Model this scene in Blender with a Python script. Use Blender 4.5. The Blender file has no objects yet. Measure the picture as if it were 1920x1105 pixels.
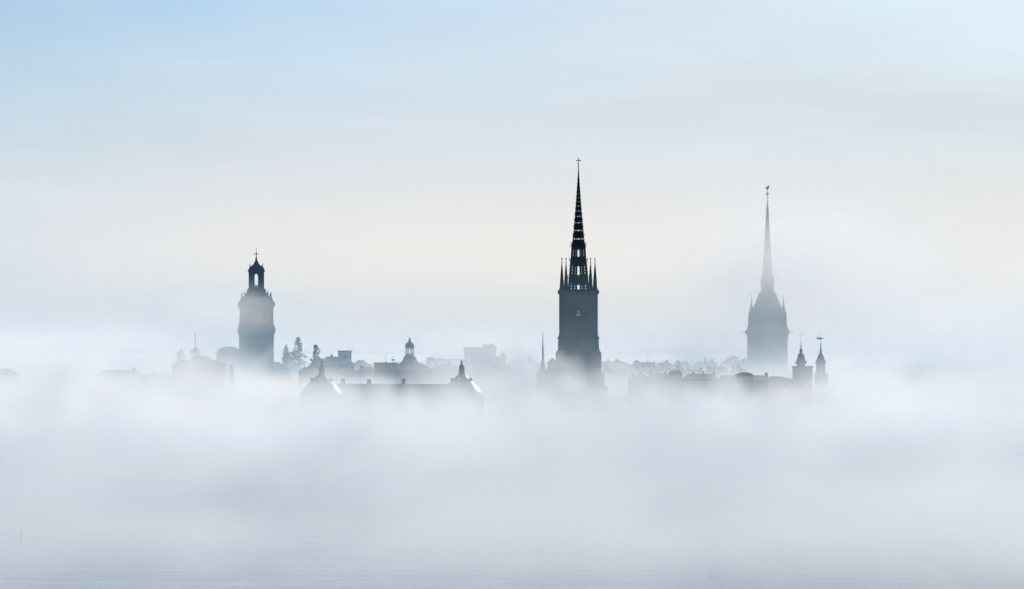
import bpy, math, random
from mathutils import Vector

# ------------------------------------------------------------------ camera, light, sky
sc = bpy.context.scene
C = sc.collection
R = math.radians
F_PX, HZ, CH = 4950.0, 655.0, 30.0          # focal length in photo pixels, horizon row, camera height

cam = bpy.data.cameras.new('camera')
cam_o = bpy.data.objects.new('camera', cam)
C.objects.link(cam_o)
cam_o.location = (0, 0, CH)
cam_o.rotation_euler = (R(90), 0, 0)
cam.sensor_width = 36
cam.lens = F_PX / 1920 * 36
cam.shift_y = (HZ - 552.5) / 1920
cam.clip_start = 1
cam.clip_end = 60000
sc.camera = cam_o

SUN_AZ, SUN_EL = R(36), R(27)               # to the right of the view, low
sun_dir = Vector((math.sin(SUN_AZ) * math.cos(SUN_EL), math.cos(SUN_AZ) * math.cos(SUN_EL), math.sin(SUN_EL)))
sun = bpy.data.lights.new('sun', 'SUN')
sun.energy = 5.0
sun.angle = R(6)                            # the disc is blurred by thin high haze
sun.color = (1.0, 0.94, 0.84)
sun_o = bpy.data.objects.new('sun', sun)
C.objects.link(sun_o)
sun_o.location = (400, 600, 300)
sun_o.rotation_euler = sun_dir.to_track_quat('Z', 'Y').to_euler()

sc.view_settings.view_transform = 'Standard'
sc.view_settings.look = 'None'
sc.view_settings.gamma = 1
sc.view_settings.use_curve_mapping = False
sc.view_settings.exposure = 0.3
sc.render.engine = 'CYCLES'
cy = sc.cycles
cy.use_denoising = True
cy.max_bounces = 12
cy.diffuse_bounces = 2
cy.glossy_bounces = 2
cy.volume_bounces = 8
cy.volume_step_rate = 8
cy.transparent_max_bounces = 4
cy.use_adaptive_sampling = True
cy.adaptive_threshold = 0.03
cy.adaptive_min_samples = 16
cy.time_limit = 900
cy.caustics_reflective = False
cy.caustics_refractive = False


class E:
    """a value inside a node tree, with arithmetic"""
    def __init__(s, nt, v): s.nt, s.v = nt, v
    def _m(s, op, *a, clamp=False):
        n = s.nt.nodes.new('ShaderNodeMath'); n.operation = op; n.use_clamp = clamp
        for i, x in enumerate((s,) + a):
            x = x.v if isinstance(x, E) else x
            if isinstance(x, (int, float)): n.inputs[i].default_value = x
            else: s.nt.links.new(x, n.inputs[i])
        return E(s.nt, n.outputs[0])
    def __add__(s, o): return s._m('ADD', o)
    __radd__ = __add__
    def __sub__(s, o): return s._m('SUBTRACT', o)
    def __rsub__(s, o): return (s * -1) + o
    def __mul__(s, o): return s._m('MULTIPLY', o)
    __rmul__ = __mul__
    def __truediv__(s, o): return s._m('DIVIDE', o)
    def __pow__(s, o): return s._m('POWER', o)
    def exp(s): return s._m('EXPONENT')
    def max(s, o): return s._m('MAXIMUM', o)
    def min(s, o): return s._m('MINIMUM', o)
    def step(s, a, b):
        """0 at a, 1 at b, smooth; a may be above b"""
        n = s.nt.nodes.new('ShaderNodeMapRange'); n.interpolation_type = 'SMOOTHSTEP'; n.clamp = True
        rev = a > b
        s.nt.links.new(s.v, n.inputs['Value'])
        n.inputs['From Min'].default_value = min(a, b); n.inputs['From Max'].default_value = max(a, b)
        n.inputs['To Min'].default_value = 1.0 if rev else 0.0; n.inputs['To Max'].default_value = 0.0 if rev else 1.0
        return E(s.nt, n.outputs['Result'])


def xyz(nt, sock):
    n = nt.nodes.new('ShaderNodeSeparateXYZ'); nt.links.new(sock, n.inputs[0])
    return [E(nt, n.outputs[i]) for i in range(3)]


def noise(nt, comps, detail=3, rough=0.5, dist=0.0, out=0):
    c = nt.nodes.new('ShaderNodeCombineXYZ')
    for i, x in enumerate(comps):
        if isinstance(x, E): nt.links.new(x.v, c.inputs[i])
        else: c.inputs[i].default_value = x
    n = nt.nodes.new('ShaderNodeTexNoise')
    n.inputs['Scale'].default_value = 1
    n.inputs['Detail'].default_value = detail
    n.inputs['Roughness'].default_value = rough
    n.inputs['Distortion'].default_value = dist
    nt.links.new(c.outputs[0], n.inputs['Vector'])
    return E(nt, n.outputs[out])


def mixc(nt, f, a, b):
    n = nt.nodes.new('ShaderNodeMix'); n.data_type = 'RGBA'; n.clamp_factor = True
    for s, v in ((n.inputs[0], f), (n.inputs[6], a), (n.inputs[7], b)):
        if isinstance(v, E): nt.links.new(v.v, s)
        elif isinstance(v, (int, float, tuple)): s.default_value = v
        else: nt.links.new(v, s)
    return n.outputs[2]


def make_world():
    w = bpy.data.worlds.new("World"); sc.world = w; w.use_nodes = True
    nt = w.node_tree; nt.nodes.clear()
    out = nt.nodes.new('ShaderNodeOutputWorld'); bg = nt.nodes.new('ShaderNodeBackground')
    nt.links.new(bg.outputs[0], out.inputs[0])
    sky = nt.nodes.new('ShaderNodeTexSky'); sky.sky_type = 'NISHITA'; sky.sun_disc = False
    sky.sun_elevation = SUN_EL; sky.sun_rotation = SUN_AZ
    sky.air_density = 1.0; sky.dust_density = 1.0; sky.ozone_density = 2.0
    tc = nt.nodes.new('ShaderNodeTexCoord')
    x, y, z = xyz(nt, tc.outputs['Generated'])
    # thin veil of high cloud: thick at low elevations, drifting into open blue above
    cosd = x * sun_dir.x + y * sun_dir.y + z * sun_dir.z          # towards the sun
    phase = cosd.step(-0.3, 1.0)
    n1 = noise(nt, (x * 7 + 3.1, y * 7, z * 22 + x * 3), 4, 0.5, 0.3)
    n2 = noise(nt, (x * 22 + 9, y * 22, z * 75 + x * 9), 3, 0.5, 0.4)
    low = z.step(VEIL[0], VEIL[1])
    right = x.step(-0.22, 0.12)
    veil = low + right * 0.60 + (n1 - 0.5) * 0.9 + (n2 - 0.5) * 0.25
    veil = veil.max(0.0).min(1.0)
    white = mixc(nt, phase, (1.9, 3.1, 5.4, 1), VEIL_SUN)
    n3 = noise(nt, (x * 9 + 1.7, y * 9 + 4, z * 60), 4, 0.5, 0.3)
    shade = (n3 - 0.5) * 0.18 + 1.0
    sc_ = nt.nodes.new('ShaderNodeVectorMath'); sc_.operation = 'SCALE'
    nt.links.new(white, sc_.inputs[0]); nt.links.new(shade.v, sc_.inputs['Scale'])
    warm = z.step(0.095, 0.03) * phase.step(0.72, 0.9)
    white2 = mixc(nt, warm, sc_.outputs[0], WARM)
    horizon = mixc(nt, cosd.step(0.64, 0.82), (4.15, 4.25, 4.5, 1), (4.4, 4.2, 4.0, 1))
    white2 = mixc(nt, z.step(0.034, -0.002) * 0.85, white2, horizon)   # dense haze at the horizon
    sk = nt.nodes.new('ShaderNodeVectorMath'); sk.operation = 'MULTIPLY'
    nt.links.new(sky.outputs[0], sk.inputs[0]); sk.inputs[1].default_value = SKY_MUL
    col = mixc(nt, veil, sk.outputs[0], white2)
    nt.links.new(col, bg.inputs[0]); bg.inputs[1].default_value = 0.122


VEIL = (0.135, 0.05)
VEIL_SUN = (4.75, 5.2, 5.5, 1)
WARM = (5.75, 5.62, 5.38, 1)
SKY_MUL = (0.58, 0.655, 0.765)
make_world()


# ------------------------------------------------------------------ materials
def material(name, col, rough=0.8, metal=0.0, var=0.35, scale=0.6, col2=None, spec=0.3):
    m = bpy.data.materials.new(name); m.use_nodes = True
    nt = m.node_tree; b = nt.nodes['Principled BSDF']
    tc = nt.nodes.new('ShaderNodeTexCoord')
    x, y, z = xyz(nt, tc.outputs['Object'])
    n = noise(nt, (x * scale, y * scale, z * scale * 0.5), 6, 0.65)
    f = n.step(0.35, 0.7)
    c2 = col2 or tuple(c * (1 - var) for c in col)
    nt.links.new(mixc(nt, f, col + (1,), c2 + (1,)), b.inputs['Base Color'])
    r = n * 0.3 + (rough - 0.15)
    nt.links.new(r.v, b.inputs['Roughness'])
    b.inputs['Metallic'].default_value = metal
    b.inputs['Specular IOR Level'].default_value = spec
    return m


def brick_material(name, c1, c2, mortar):
    m = bpy.data.materials.new(name); m.use_nodes = True
    nt = m.node_tree; b = nt.nodes['Principled BSDF']
    tc = nt.nodes.new('ShaderNodeTexCoord')
    mp = nt.nodes.new('ShaderNodeMapping'); mp.inputs['Rotation'].default_value = (R(90), 0, 0)
    nt.links.new(tc.outputs['Object'], mp.inputs[0])
    br = nt.nodes.new('ShaderNodeTexBrick'); br.inputs['Scale'].default_value = 1
    br.inputs['Brick Width'].default_value = .3; br.inputs['Row Height'].default_value = .1; br.inputs['Mortar Size'].default_value = .012
    br.inputs['Color1'].default_value = c1 + (1,); br.inputs['Color2'].default_value = c2 + (1,); br.inputs['Mortar'].default_value = mortar + (1,)
    nt.links.new(mp.outputs[0], br.inputs[0])
    nt.links.new(br.outputs[0], b.inputs['Base Color'])
    b.inputs['Roughness'].default_value = .9
    b.inputs['Specular IOR Level'].default_value = .2
    return m


M = dict(
    iron=material('cast_iron', (0.006, 0.010, 0.016), 0.8, 0.0, 0.3, 2, spec=.1),
    brick=brick_material('red_brick', (0.075, 0.045, 0.040), (0.05, 0.036, 0.034), (0.07, 0.07, 0.07)),
    stone=material('sandstone', (0.14, 0.13, 0.12), 0.9),
    ochre=material('ochre_plaster', (0.13, 0.095, 0.06), 0.9, var=.3),
    grey=material('grey_plaster', (0.20, 0.20, 0.19), 0.9, var=.25),
    pink=material('pink_plaster', (0.22, 0.14, 0.12), 0.9, var=.25),
    cream=material('cream_plaster', (0.24, 0.21, 0.16), 0.9, var=.25),
    slate=material('dark_slate', (0.05, 0.052, 0.06), 0.8, var=.3),
    tin=material('black_tin_roof', (0.025, 0.035, 0.042), 0.8, var=.3, scale=1),
    copper=material('dark_copper', (0.025, 0.065, 0.07), 0.8, var=.4, scale=.8),
    dome=material('polished_dome_metal', (0.13, 0.17, 0.19), 0.30, 1.0, .5, .6),
    tile=material('clay_tile', (0.16, 0.07, 0.05), 0.9, var=.4),
    gold=material('gilded_metal', (0.25, 0.18, 0.06), 0.5, 0.6, .3, 3),
    glass=material('window_glass', (0.02, 0.025, 0.03), 0.2, 0.0, .2, 1, spec=.5),
    frame=material('painted_frame', (0.35, 0.33, 0.3), 0.6, 0.0, .2, 1),
    bark=material('bark', (0.06, 0.045, 0.035), 0.95),
    leaf=material('leaves', (0.05, 0.07, 0.035), 0.9, var=.5, scale=.4),
    conifer=material('needles', (0.035, 0.055, 0.035), 0.9, var=.5, scale=.4),
    earth=material('paving_and_earth', (0.12, 0.11, 0.10), 0.95, scale=.2),
    quay=material('quay_stone', (0.22, 0.21, 0.2), 0.9, scale=.3),
    tarred=material('tarred_timber', (0.05, 0.045, 0.045), 0.9, scale=3),
    feather=material('dark_feathers', (0.04, 0.035, 0.03), 0.8, scale=9),
)


# ------------------------------------------------------------------ mesh helpers
class MB:
    def __init__(s): s.v, s.f = [], []
    def add(s, vs, fs):
        o = len(s.v); s.v += [tuple(p) for p in vs]; s.f += [tuple(i + o for i in f) for f in fs]; return s
    def box(s, x0, x1, y0, y1, z0, z1):
        return s.add([(x0, y0, z0), (x1, y0, z0), (x1, y1, z0), (x0, y1, z0), (x0, y0, z1), (x1, y0, z1), (x1, y1, z1), (x0, y1, z1)],
                     [(3, 2, 1, 0), (4, 5, 6, 7), (0, 1, 5, 4), (1, 2, 6, 5), (2, 3, 7, 6), (3, 0, 4, 7)])
    def lathe(s, prof, n=16, cx=0, cy_=0, rot=0.0, square=False):
        """prof: (radius, z) from bottom to top; square: radius is the half width of a square"""
        if square: n, rot = 4, R(45)
        k = math.sqrt(2) if square else 1.0
        vs, fs = [], []
        for r, z in prof:
            for i in range(n):
                a = rot + 2 * math.pi * i / n
                vs.append((cx + max(r, .004) * k * math.cos(a), cy_ + max(r, .004) * k * math.sin(a), z))
        for j in range(len(prof) - 1):
            for i in range(n):
                a, b = j * n + i, j * n + (i + 1) % n
                fs.append((a, b, b + n, a + n))
        fs.append(tuple(range(n))[::-1])
        fs.append(tuple((len(prof) - 1) * n + i for i in range(n)))
        return s.add(vs, fs)
    def ball(s, x, y, z, r, n=10, sz=1.0):
        return s.lathe([(r * math.sin(math.pi * t / 8), z - r * sz * math.cos(math.pi * t / 8)) for t in range(9)], n, x, y)
    def tube(s, p, q, r0, r1=None, n=6):
        p, q = Vector(p), Vector(q); r1 = r0 if r1 is None else r1
        d = (q - p).normalized(); u = d.orthogonal().normalized(); w = d.cross(u)
        vs = []
        for c, r in ((p, r0), (q, r1)):
            for i in range(n):
                a = 2 * math.pi * i / n
                vs.append(c + (u * math.cos(a) + w * math.sin(a)) * r)
        fs = [(i, (i + 1) % n, n + (i + 1) % n, n + i) for i in range(n)] + [tuple(range(n))[::-1], tuple(range(n, 2 * n))]
        return s.add(vs, fs)
    def plate(s, pts, y0, y1):
        """outline in x-z, thickness in y"""
        n = len(pts)
        vs = [(x, y0, z) for x, z in pts] + [(x, y1, z) for x, z in pts]
        fs = [tuple(range(n)), tuple(range(n, 2 * n))[::-1]] + [(i, i + n, (i + 1) % n + n, (i + 1) % n) for i in range(n)]
        return s.add(vs, fs)
    def pierced(s, corners_in, us, vs_, solid, t):
        """a wall panel (bl, br, tr, tl) of thickness t with cells left open"""
        bl, br, tr, tl = [Vector(c) for c in corners_in]
        nrm = (br - bl).cross(tl - bl).normalized()
        def P(u, v, d):
            return bl.lerp(br, u).lerp(tl.lerp(tr, u), v) - nrm * d
        nu, nv = len(us) - 1, len(vs_) - 1
        for j in range(nv):
            for i in range(nu):
                if not solid(i, j): continue
                q = [P(us[i], vs_[j], 0), P(us[i + 1], vs_[j], 0), P(us[i + 1], vs_[j + 1], 0), P(us[i], vs_[j + 1], 0)]
                q += [P(us[i], vs_[j], t), P(us[i + 1], vs_[j], t), P(us[i + 1], vs_[j + 1], t), P(us[i], vs_[j + 1], t)]
                fs = [(0, 1, 2, 3), (7, 6, 5, 4)]
                if j == 0 or not solid(i, j - 1): fs.append((0, 4, 5, 1))
                if j == nv - 1 or not solid(i, j + 1): fs.append((3, 2, 6, 7))
                if i == 0 or not solid(i - 1, j): fs.append((0, 3, 7, 4))
                if i == nu - 1 or not solid(i + 1, j): fs.append((1, 5, 6, 2))
                s.add(q, fs)
        return s
    def build(s, name, mat, parent=None, smooth=False, loc=None):
        me = bpy.data.meshes.new(name); me.from_pydata(s.v, [], s.f); me.update()
        me.materials.append(M[mat] if isinstance(mat, str) else mat)
        if smooth:
            me.polygons.foreach_set('use_smooth', [True] * len(me.polygons))
        o = bpy.data.objects.new(name, me); C.objects.link(o)
        if parent: o.parent = parent
        if loc: o.location = loc
        return o


def tag(o, label, cat, group=None):
    o['label'] = label; o['category'] = cat
    if group: o['group'] = group
    return o


TURN = dict(cathedral=1.15, gothic_church=1.0, tree=0)


def thing(name, label, cat, loc, group=None):
    o = bpy.data.objects.new(name, None); C.objects.link(o); o.location = loc
    o.empty_display_size = 1
    o.rotation_euler = (0, 0, math.atan2(-loc[0], loc[1]) * TURN.get(name, 1.0))
    return tag(o, label, cat, group)


def mesh_copy(src, parent, loc):
    o = src.copy(); C.objects.link(o); o.parent = parent; o.location = loc
    return o


def wx(px, Y): return (px - 960) / F_PX * Y
def wz(py, Y): return CH + (HZ - py) / F_PX * Y


def ground(x, y):
    """island height above the water"""
    d = (abs((x + 5) / 330) ** 4 + abs((y - 1150) / 378) ** 4)
    if d > 1: return -3.0
    h = 3.2
    t = min(max((y - 980) / 260, 0), 1); h += 8 * t * t * (3 - 2 * t) * min(1, max(0, (1 - d) * 2.5))
    return h


# ------------------------------------------------------------------ water and island
def make_water():
    mb = MB()
    mb.add([(-15000, -2000, 0), (15000, -2000, 0), (15000, 40000, 0), (-15000, 40000, 0)], [(0, 1, 2, 3)])
    m = bpy.data.materials.new('lake_water'); m.use_nodes = True
    nt = m.node_tree; b = nt.nodes['Principled BSDF']
    b.inputs['Base Color'].default_value = (0.06, 0.12, 0.18, 1)
    b.inputs['Roughness'].default_value = 0.2
    b.inputs['IOR'].default_value = 1.333
    tc = nt.nodes.new('ShaderNodeTexCoord')
    x, y, z = xyz(nt, tc.outputs['Object'])
    warp = noise(nt, (x * .02, y * .02, 0.0), 2)
    rip = noise(nt, (x * .55, y * .9, 1.0), 5, .62)
    swell = noise(nt, (x * .07 + warp * 2, y * .16, 4.0), 3, .5)
    patch = noise(nt, (x * .006 + 5, y * .022 + x * .002, 2.0), 3, .5).step(.38, .62)
    mid_ = noise(nt, (x * .22 + 8, y * .42, 7.0), 3, .55)
    hgt = rip * (patch * .3 + .15) + swell * 1.2 + mid_ * (patch * .7 + .15)
    bp = nt.nodes.new('ShaderNodeBump'); bp.inputs['Strength'].default_value = 0.6; bp.inputs['Distance'].default_value = 1.0
    nt.links.new(hgt.v, bp.inputs['Height']); nt.links.new(bp.outputs[0], b.inputs['Normal'])
    o = mb.build('water', m); o['kind'] = 'structure'


make_water()


def make_island():
    mb = MB(); nx, ny = 90, 100
    x0, x1, y0, y1 = -350, 350, 765, 1535
    vs = []
    for j in range(ny + 1):
        for i in range(nx + 1):
            x, y = x0 + (x1 - x0) * i / nx, y0 + (y1 - y0) * j / ny
            vs.append((x, y, ground(x, y)))
    fs = [(j * (nx + 1) + i, j * (nx + 1) + i + 1, (j + 1) * (nx + 1) + i + 1, (j + 1) * (nx + 1) + i) for j in range(ny) for i in range(nx)]
    mb.add(vs, fs)
    o = mb.build('terrain', 'earth'); o['kind'] = 'structure'


make_island()


# ------------------------------------------------------------------ the tall iron-spired church
def octo(cx, cy_, r, z, i, n=8):
    """corner of an octagon whose flat side (apothem r) faces the viewer"""
    a = -math.pi / 2 + math.pi / n * (2 * i - 1); k = r / math.cos(math.pi / n)
    return Vector((cx + k * math.cos(a), cy_ + k * math.sin(a), z))


def cross_mesh(mb, z0, z1, arm_z, arm, r, kn):
    mb.tube((0, 0, z0), (0, 0, z1), r * 1.25, r)
    mb.tube((-arm, 0, arm_z), (arm, 0, arm_z), r)
    for p in ((-arm, arm_z), (arm, arm_z), (0, z1)): mb.ball(p[0], 0, p[1], kn)
    mb.ball(0, 0, z0 + (z1 - z0) * .05, kn)


def make_iron_church():
    Y = 900; s = Y / F_PX; cxp = 1084.6; g = 3.2
    root = thing('gothic_church', 'tall red brick church with pierced black iron spire and cross, darkest tower in the fog', 'church', (wx(cxp, Y), Y, g))
    Z = lambda py: wz(py, Y) - g
    # tower shaft: four pierced walls
    hw = 36 * s; zt, zb = Z(549), Z(640)
    H = zt - zb
    def vv(py): return (Z(py) - zb) / H
    us = [0, .452, .462, .475, .487, .513, .525, .538, .548, 1]
    vs_ = [0] + [vv(p) for p in (627, 625, 623, 621, 609, 606, 603, 600, 597, 593, 591, 588.5, 586, 584)] + [1]
    # openings: rows (from below) -> columns open
    op = {1: (3,), 3: (5,), 5: (2,), 7: (5,), 10: (2, 6), 11: (3, 5), 13: (4,)}
    solid = lambda i, j: not (i in op.get(j, ()))
    mb = MB(); c = [(-hw, -hw), (hw, -hw), (hw, hw), (-hw, hw)]
    for k in range(4):
        (ax, ay), (bx, by) = c[k], c[(k + 1) % 4]
        mb.pierced([(ax, ay, zb), (bx, by, zb), (bx, by, zt), (ax, ay, zt)], us, vs_, solid, .9)
    mb.build('tower_wall', 'brick', root)
    mb = MB(); mb.lathe([(37.5 * s, Z(640.01)), (37.5 * s, Z(637)), (39.6 * s, Z(636)), (39.6 * s, Z(633.5)), (37.2 * s, Z(632)), (37.2 * s, Z(629.5)), (36.05 * s, Z(628))], square=True)
    mb.build('string_course', 'brick', root)
    mb = MB(); mb.lathe([(38.4 * s, Z(661)), (38.0 * s, Z(640.2))], square=True); mb.build('lower_tower', 'brick', root)
    mb = MB(); mb.lathe([(42.6 * s, 0), (42.6 * s, Z(662)), (38.45 * s, Z(656))], square=True); mb.build('tower_base', 'brick', root)
    for sx in (-1, 1):
        for sy in (-1, 1):
            mb = MB(); mb.box(sx * 43 * s - .9, sx * 43 * s + .9, sy * 42 * s - .9, sy * 42 * s + .9, 0, Z(700)); mb.build('buttress', 'brick', root)
    # parapet band with small pierced row
    mb = MB()
    e = 36.8 * s
    c = [(-e, -e), (e, -e), (e, e), (-e, e)]
    uu = [i / 44 for i in range(45)]
    for k in range(4):
        (ax, ay), (bx, by) = c[k], c[(k + 1) % 4]
        mb.pierced([(ax, ay, Z(548.9)), (bx, by, Z(548.9)), (bx, by, Z(543.5)), (ax, ay, Z(543.5))], uu, [0, .25, .75, 1],
                   lambda i, j: not (j == 1 and i % 2 == 1 and (i < 15 or i > 29)), .25)
    mb.build('parapet', 'iron', root)
    for sx in (-1, 1):
        for sy in (-1, 1):
            mb = MB(); mb.lathe([(.22, Z(551)), (.32, Z(548)), (.1, Z(546.5)), (.03, Z(544))], 6, sx * 37.3 * s, sy * 37.3 * s)
            mb.build('corner_knob', 'iron', root)
    # three openwork lantern stages, each an eight-sided shell
    for (y0, y1, w0, w1, sl0, sl1) in ((553.5, 519, 40.5, 36.5, 551.5, 534.5), (519, 486, 36, 30.5, 516, 499.2), (486, 459.5, 29.5, 26.2, 482, 468.6)):
        z0, z1 = Z(y0) + .01, Z(y1) - .01; r0, r1 = w0 / 2 * s, w1 / 2 * s
        hh = z1 - z0; f = lambda py: (Z(py) - z0) / hh
        lo, hi = f(sl0), f(sl1)
        nt_ = 9; vsx = [0, max(lo - .07, .012), max(lo - .035, .03)] + [lo + (hi - lo) * k / nt_ for k in range(nt_ + 1)] + [hi + .035, hi + .06, hi + .095, hi + .12, 1]
        usf = [0, .05, .14, .37, .63, .86, .95, 1]
        usd = [0, .18, .26, .42, .56, .74, .82, 1]
        def front(i, j, nt_=nt_):
            if 3 <= j < 3 + nt_: return not (i == 3 or (i in (1, 5) and j % 2 == 0))
            if j in (13, 15): return i not in (3,) and not (j == 13 and i in (1, 5))
            return not (j == 1 and i == 3)
        def diag(i, j, nt_=nt_):
            if 3 <= j < 3 + nt_: return not (i == 3 and j % 3)
            return not (j == 15 and i == 3)
        mb = MB()
        for k in range(8):
            # octo() corner k lies left of face k; even faces look along the axes
            mb.pierced([octo(0, 0, r0, z0, k), octo(0, 0, r0, z0, k + 1), octo(0, 0, r1, z1, k + 1), octo(0, 0, r1, z1, k)], usf if k % 2 == 0 else usd, vsx, front if k % 2 == 0 else diag, .13)
        mb.build('openwork_stage', 'iron', root)
    # gablets on the joints
    mb = MB()
    for py, w in ((519, 39.5), (486, 33.5), (459.5, 28.5)):
        for k in range(8):
            p = octo(0, 0, w / 2 * s, Z(py), k)
            mb.lathe([(.10, Z(py) - .7), (.13, Z(py) - .1), (.03, Z(py) + .6)], 5, p.x, p.y)
    g_ = mb.build('rib_finials', 'iron', root); g_['kind'] = 'stuff'
    # upper spire with nine rows of small windows
    prof = [(459.4, 26.4), (454, 22.8), (448, 21.8), (432, 18.6), (418, 16.2), (400, 12.8), (386.6, 10.6), (371, 8.2), (357, 6.2), (343, 4.4), (330, 2.8), (316, 1.5)]
    def rad(py):
        for (a, ra), (b, rb) in zip(prof, prof[1:]):
            if b <= py <= a: return (rb + (ra - rb) * (py - b) / (a - b)) / 2 * s
    rows = [(448.3, 3.2), (432.4, 2.9), (417.8, 2.2), (406, 1.9), (395.7, 1.7), (386.6, 1.4), (378, 1.2), (371, 1.1), (364.6, .9)]
    cuts = [459.4, 454]
    for y, h in rows: cuts += [y + h / 2, y - h / 2]
    cuts += [357, 350, 343, 336, 330, 323, 316]
    holes = set(range(2, 2 + 2 * len(rows), 2))
    mb = MB(); usx = [0, .15, .25, .42, .58, .75, .85, 1]
    for j in range(len(cuts) - 1):
        z0, z1 = Z(cuts[j]), Z(cuts[j + 1]); r0, r1 = rad(cuts[j]), rad(cuts[j + 1])
        for k in range(8):
            cs = [octo(0, 0, r0, z0, k), octo(0, 0, r0, z0, k + 1), octo(0, 0, r1, z1, k + 1), octo(0, 0, r1, z1, k)]
            if j in holes: mb.pierced(cs, usx, [0, 1], lambda i, q: i not in (1, 3, 5), .07)
            else: mb.add(cs, [(0, 1, 2, 3)])
    mb.build('upper_spire', 'iron', root)
    mb = MB()
    for py in (456, 440.5, 425, 412, 401, 391, 382, 374.5, 367.5, 361, 353, 345, 337):
        for k in range(8):
            r = rad(py); p = octo(0, 0, r, Z(py), k); q = octo(0, 0, r + .26 * (r / 2 + .35), Z(py) + .2, k)
            mb.tube(p, q, .13 * (.4 + r / 2), .05, 5)
    o = mb.build('crockets', 'iron', root); o['kind'] = 'stuff'
    mb = MB(); cross_mesh(mb, Z(317), Z(297.4), Z(301.3), 3.7 * s, .13, .2); mb.ball(0, 0, Z(314.5), .26)
    mb.build('spire_cross', 'gold', root)
    # eight pinnacles round the spire foot
    def pinnacle():
        b = MB(); t = MB()
        hp = 52.0 * s
        b.lathe([(4.3 * s, 0), (4.3 * s, .9), (3.8 * s, 1.3), (3.3 * s, 3.2), (2.0 * s, 6.2), (.9 * s, 8.6), (.45 * s, hp - .25)], 8)
        for k in range(4):
            for q in range(7):
                z = 1.2 + q * 1.1; r = (4.0 - q * .5) * s
                b.tube((r * math.cos(k * math.pi / 2 + .785), r * math.sin(k * math.pi / 2 + .785), z), ((r + .25) * math.cos(k * math.pi / 2 + .785), (r + .25) * math.sin(k * math.pi / 2 + .785), z + .2), .08, .03, 4)
        t.tube((0, 0, hp - .3), (0, 0, hp + 7.7 * s), .055, .05); t.ball(0, 0, hp + 7.7 * s, .21); t.ball(0, 0, hp + .15, .19)
        return b, t
    spots = [(-31, -31), (31, -31), (-31, 31), (31, 31), (-23.2, -29), (22.6, -29), (-23.2, 29), (22.6, 29)]
    first = None
    for i, (px, py) in enumerate(spots):
        loc = (px * s, py * s, Z(545.5))
        if not first:
            b, t = pinnacle()
            first = b.build('pinnacle', 'iron', root, loc=loc); fb = t.build('ball_finial', 'iron', first)
        else:
            n = mesh_copy(first, root, loc); k = mesh_copy(fb, n, (0, 0, 0))
    # nave behind the tower
    mb = MB(); mb.box(-10, 10, hw + 1.8, hw + 50, 0, 13); mb.build('nave_wall', 'brick', root)
    mb = MB(); z = 13.003
    mb.add([(-10.8, hw + 1.6, z), (10.8, hw + 1.6, z), (10.8, hw + 51, z), (-10.8, hw + 51, z), (0, hw + 1.6, 20.5), (0, hw + 51, 20.5)],
           [(0, 1, 4), (1, 2, 5, 4), (2, 3, 5), (3, 0, 4, 5), (3, 2, 1, 0)])
    mb.build('nave_roof', 'tin', root)


make_iron_church()


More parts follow.
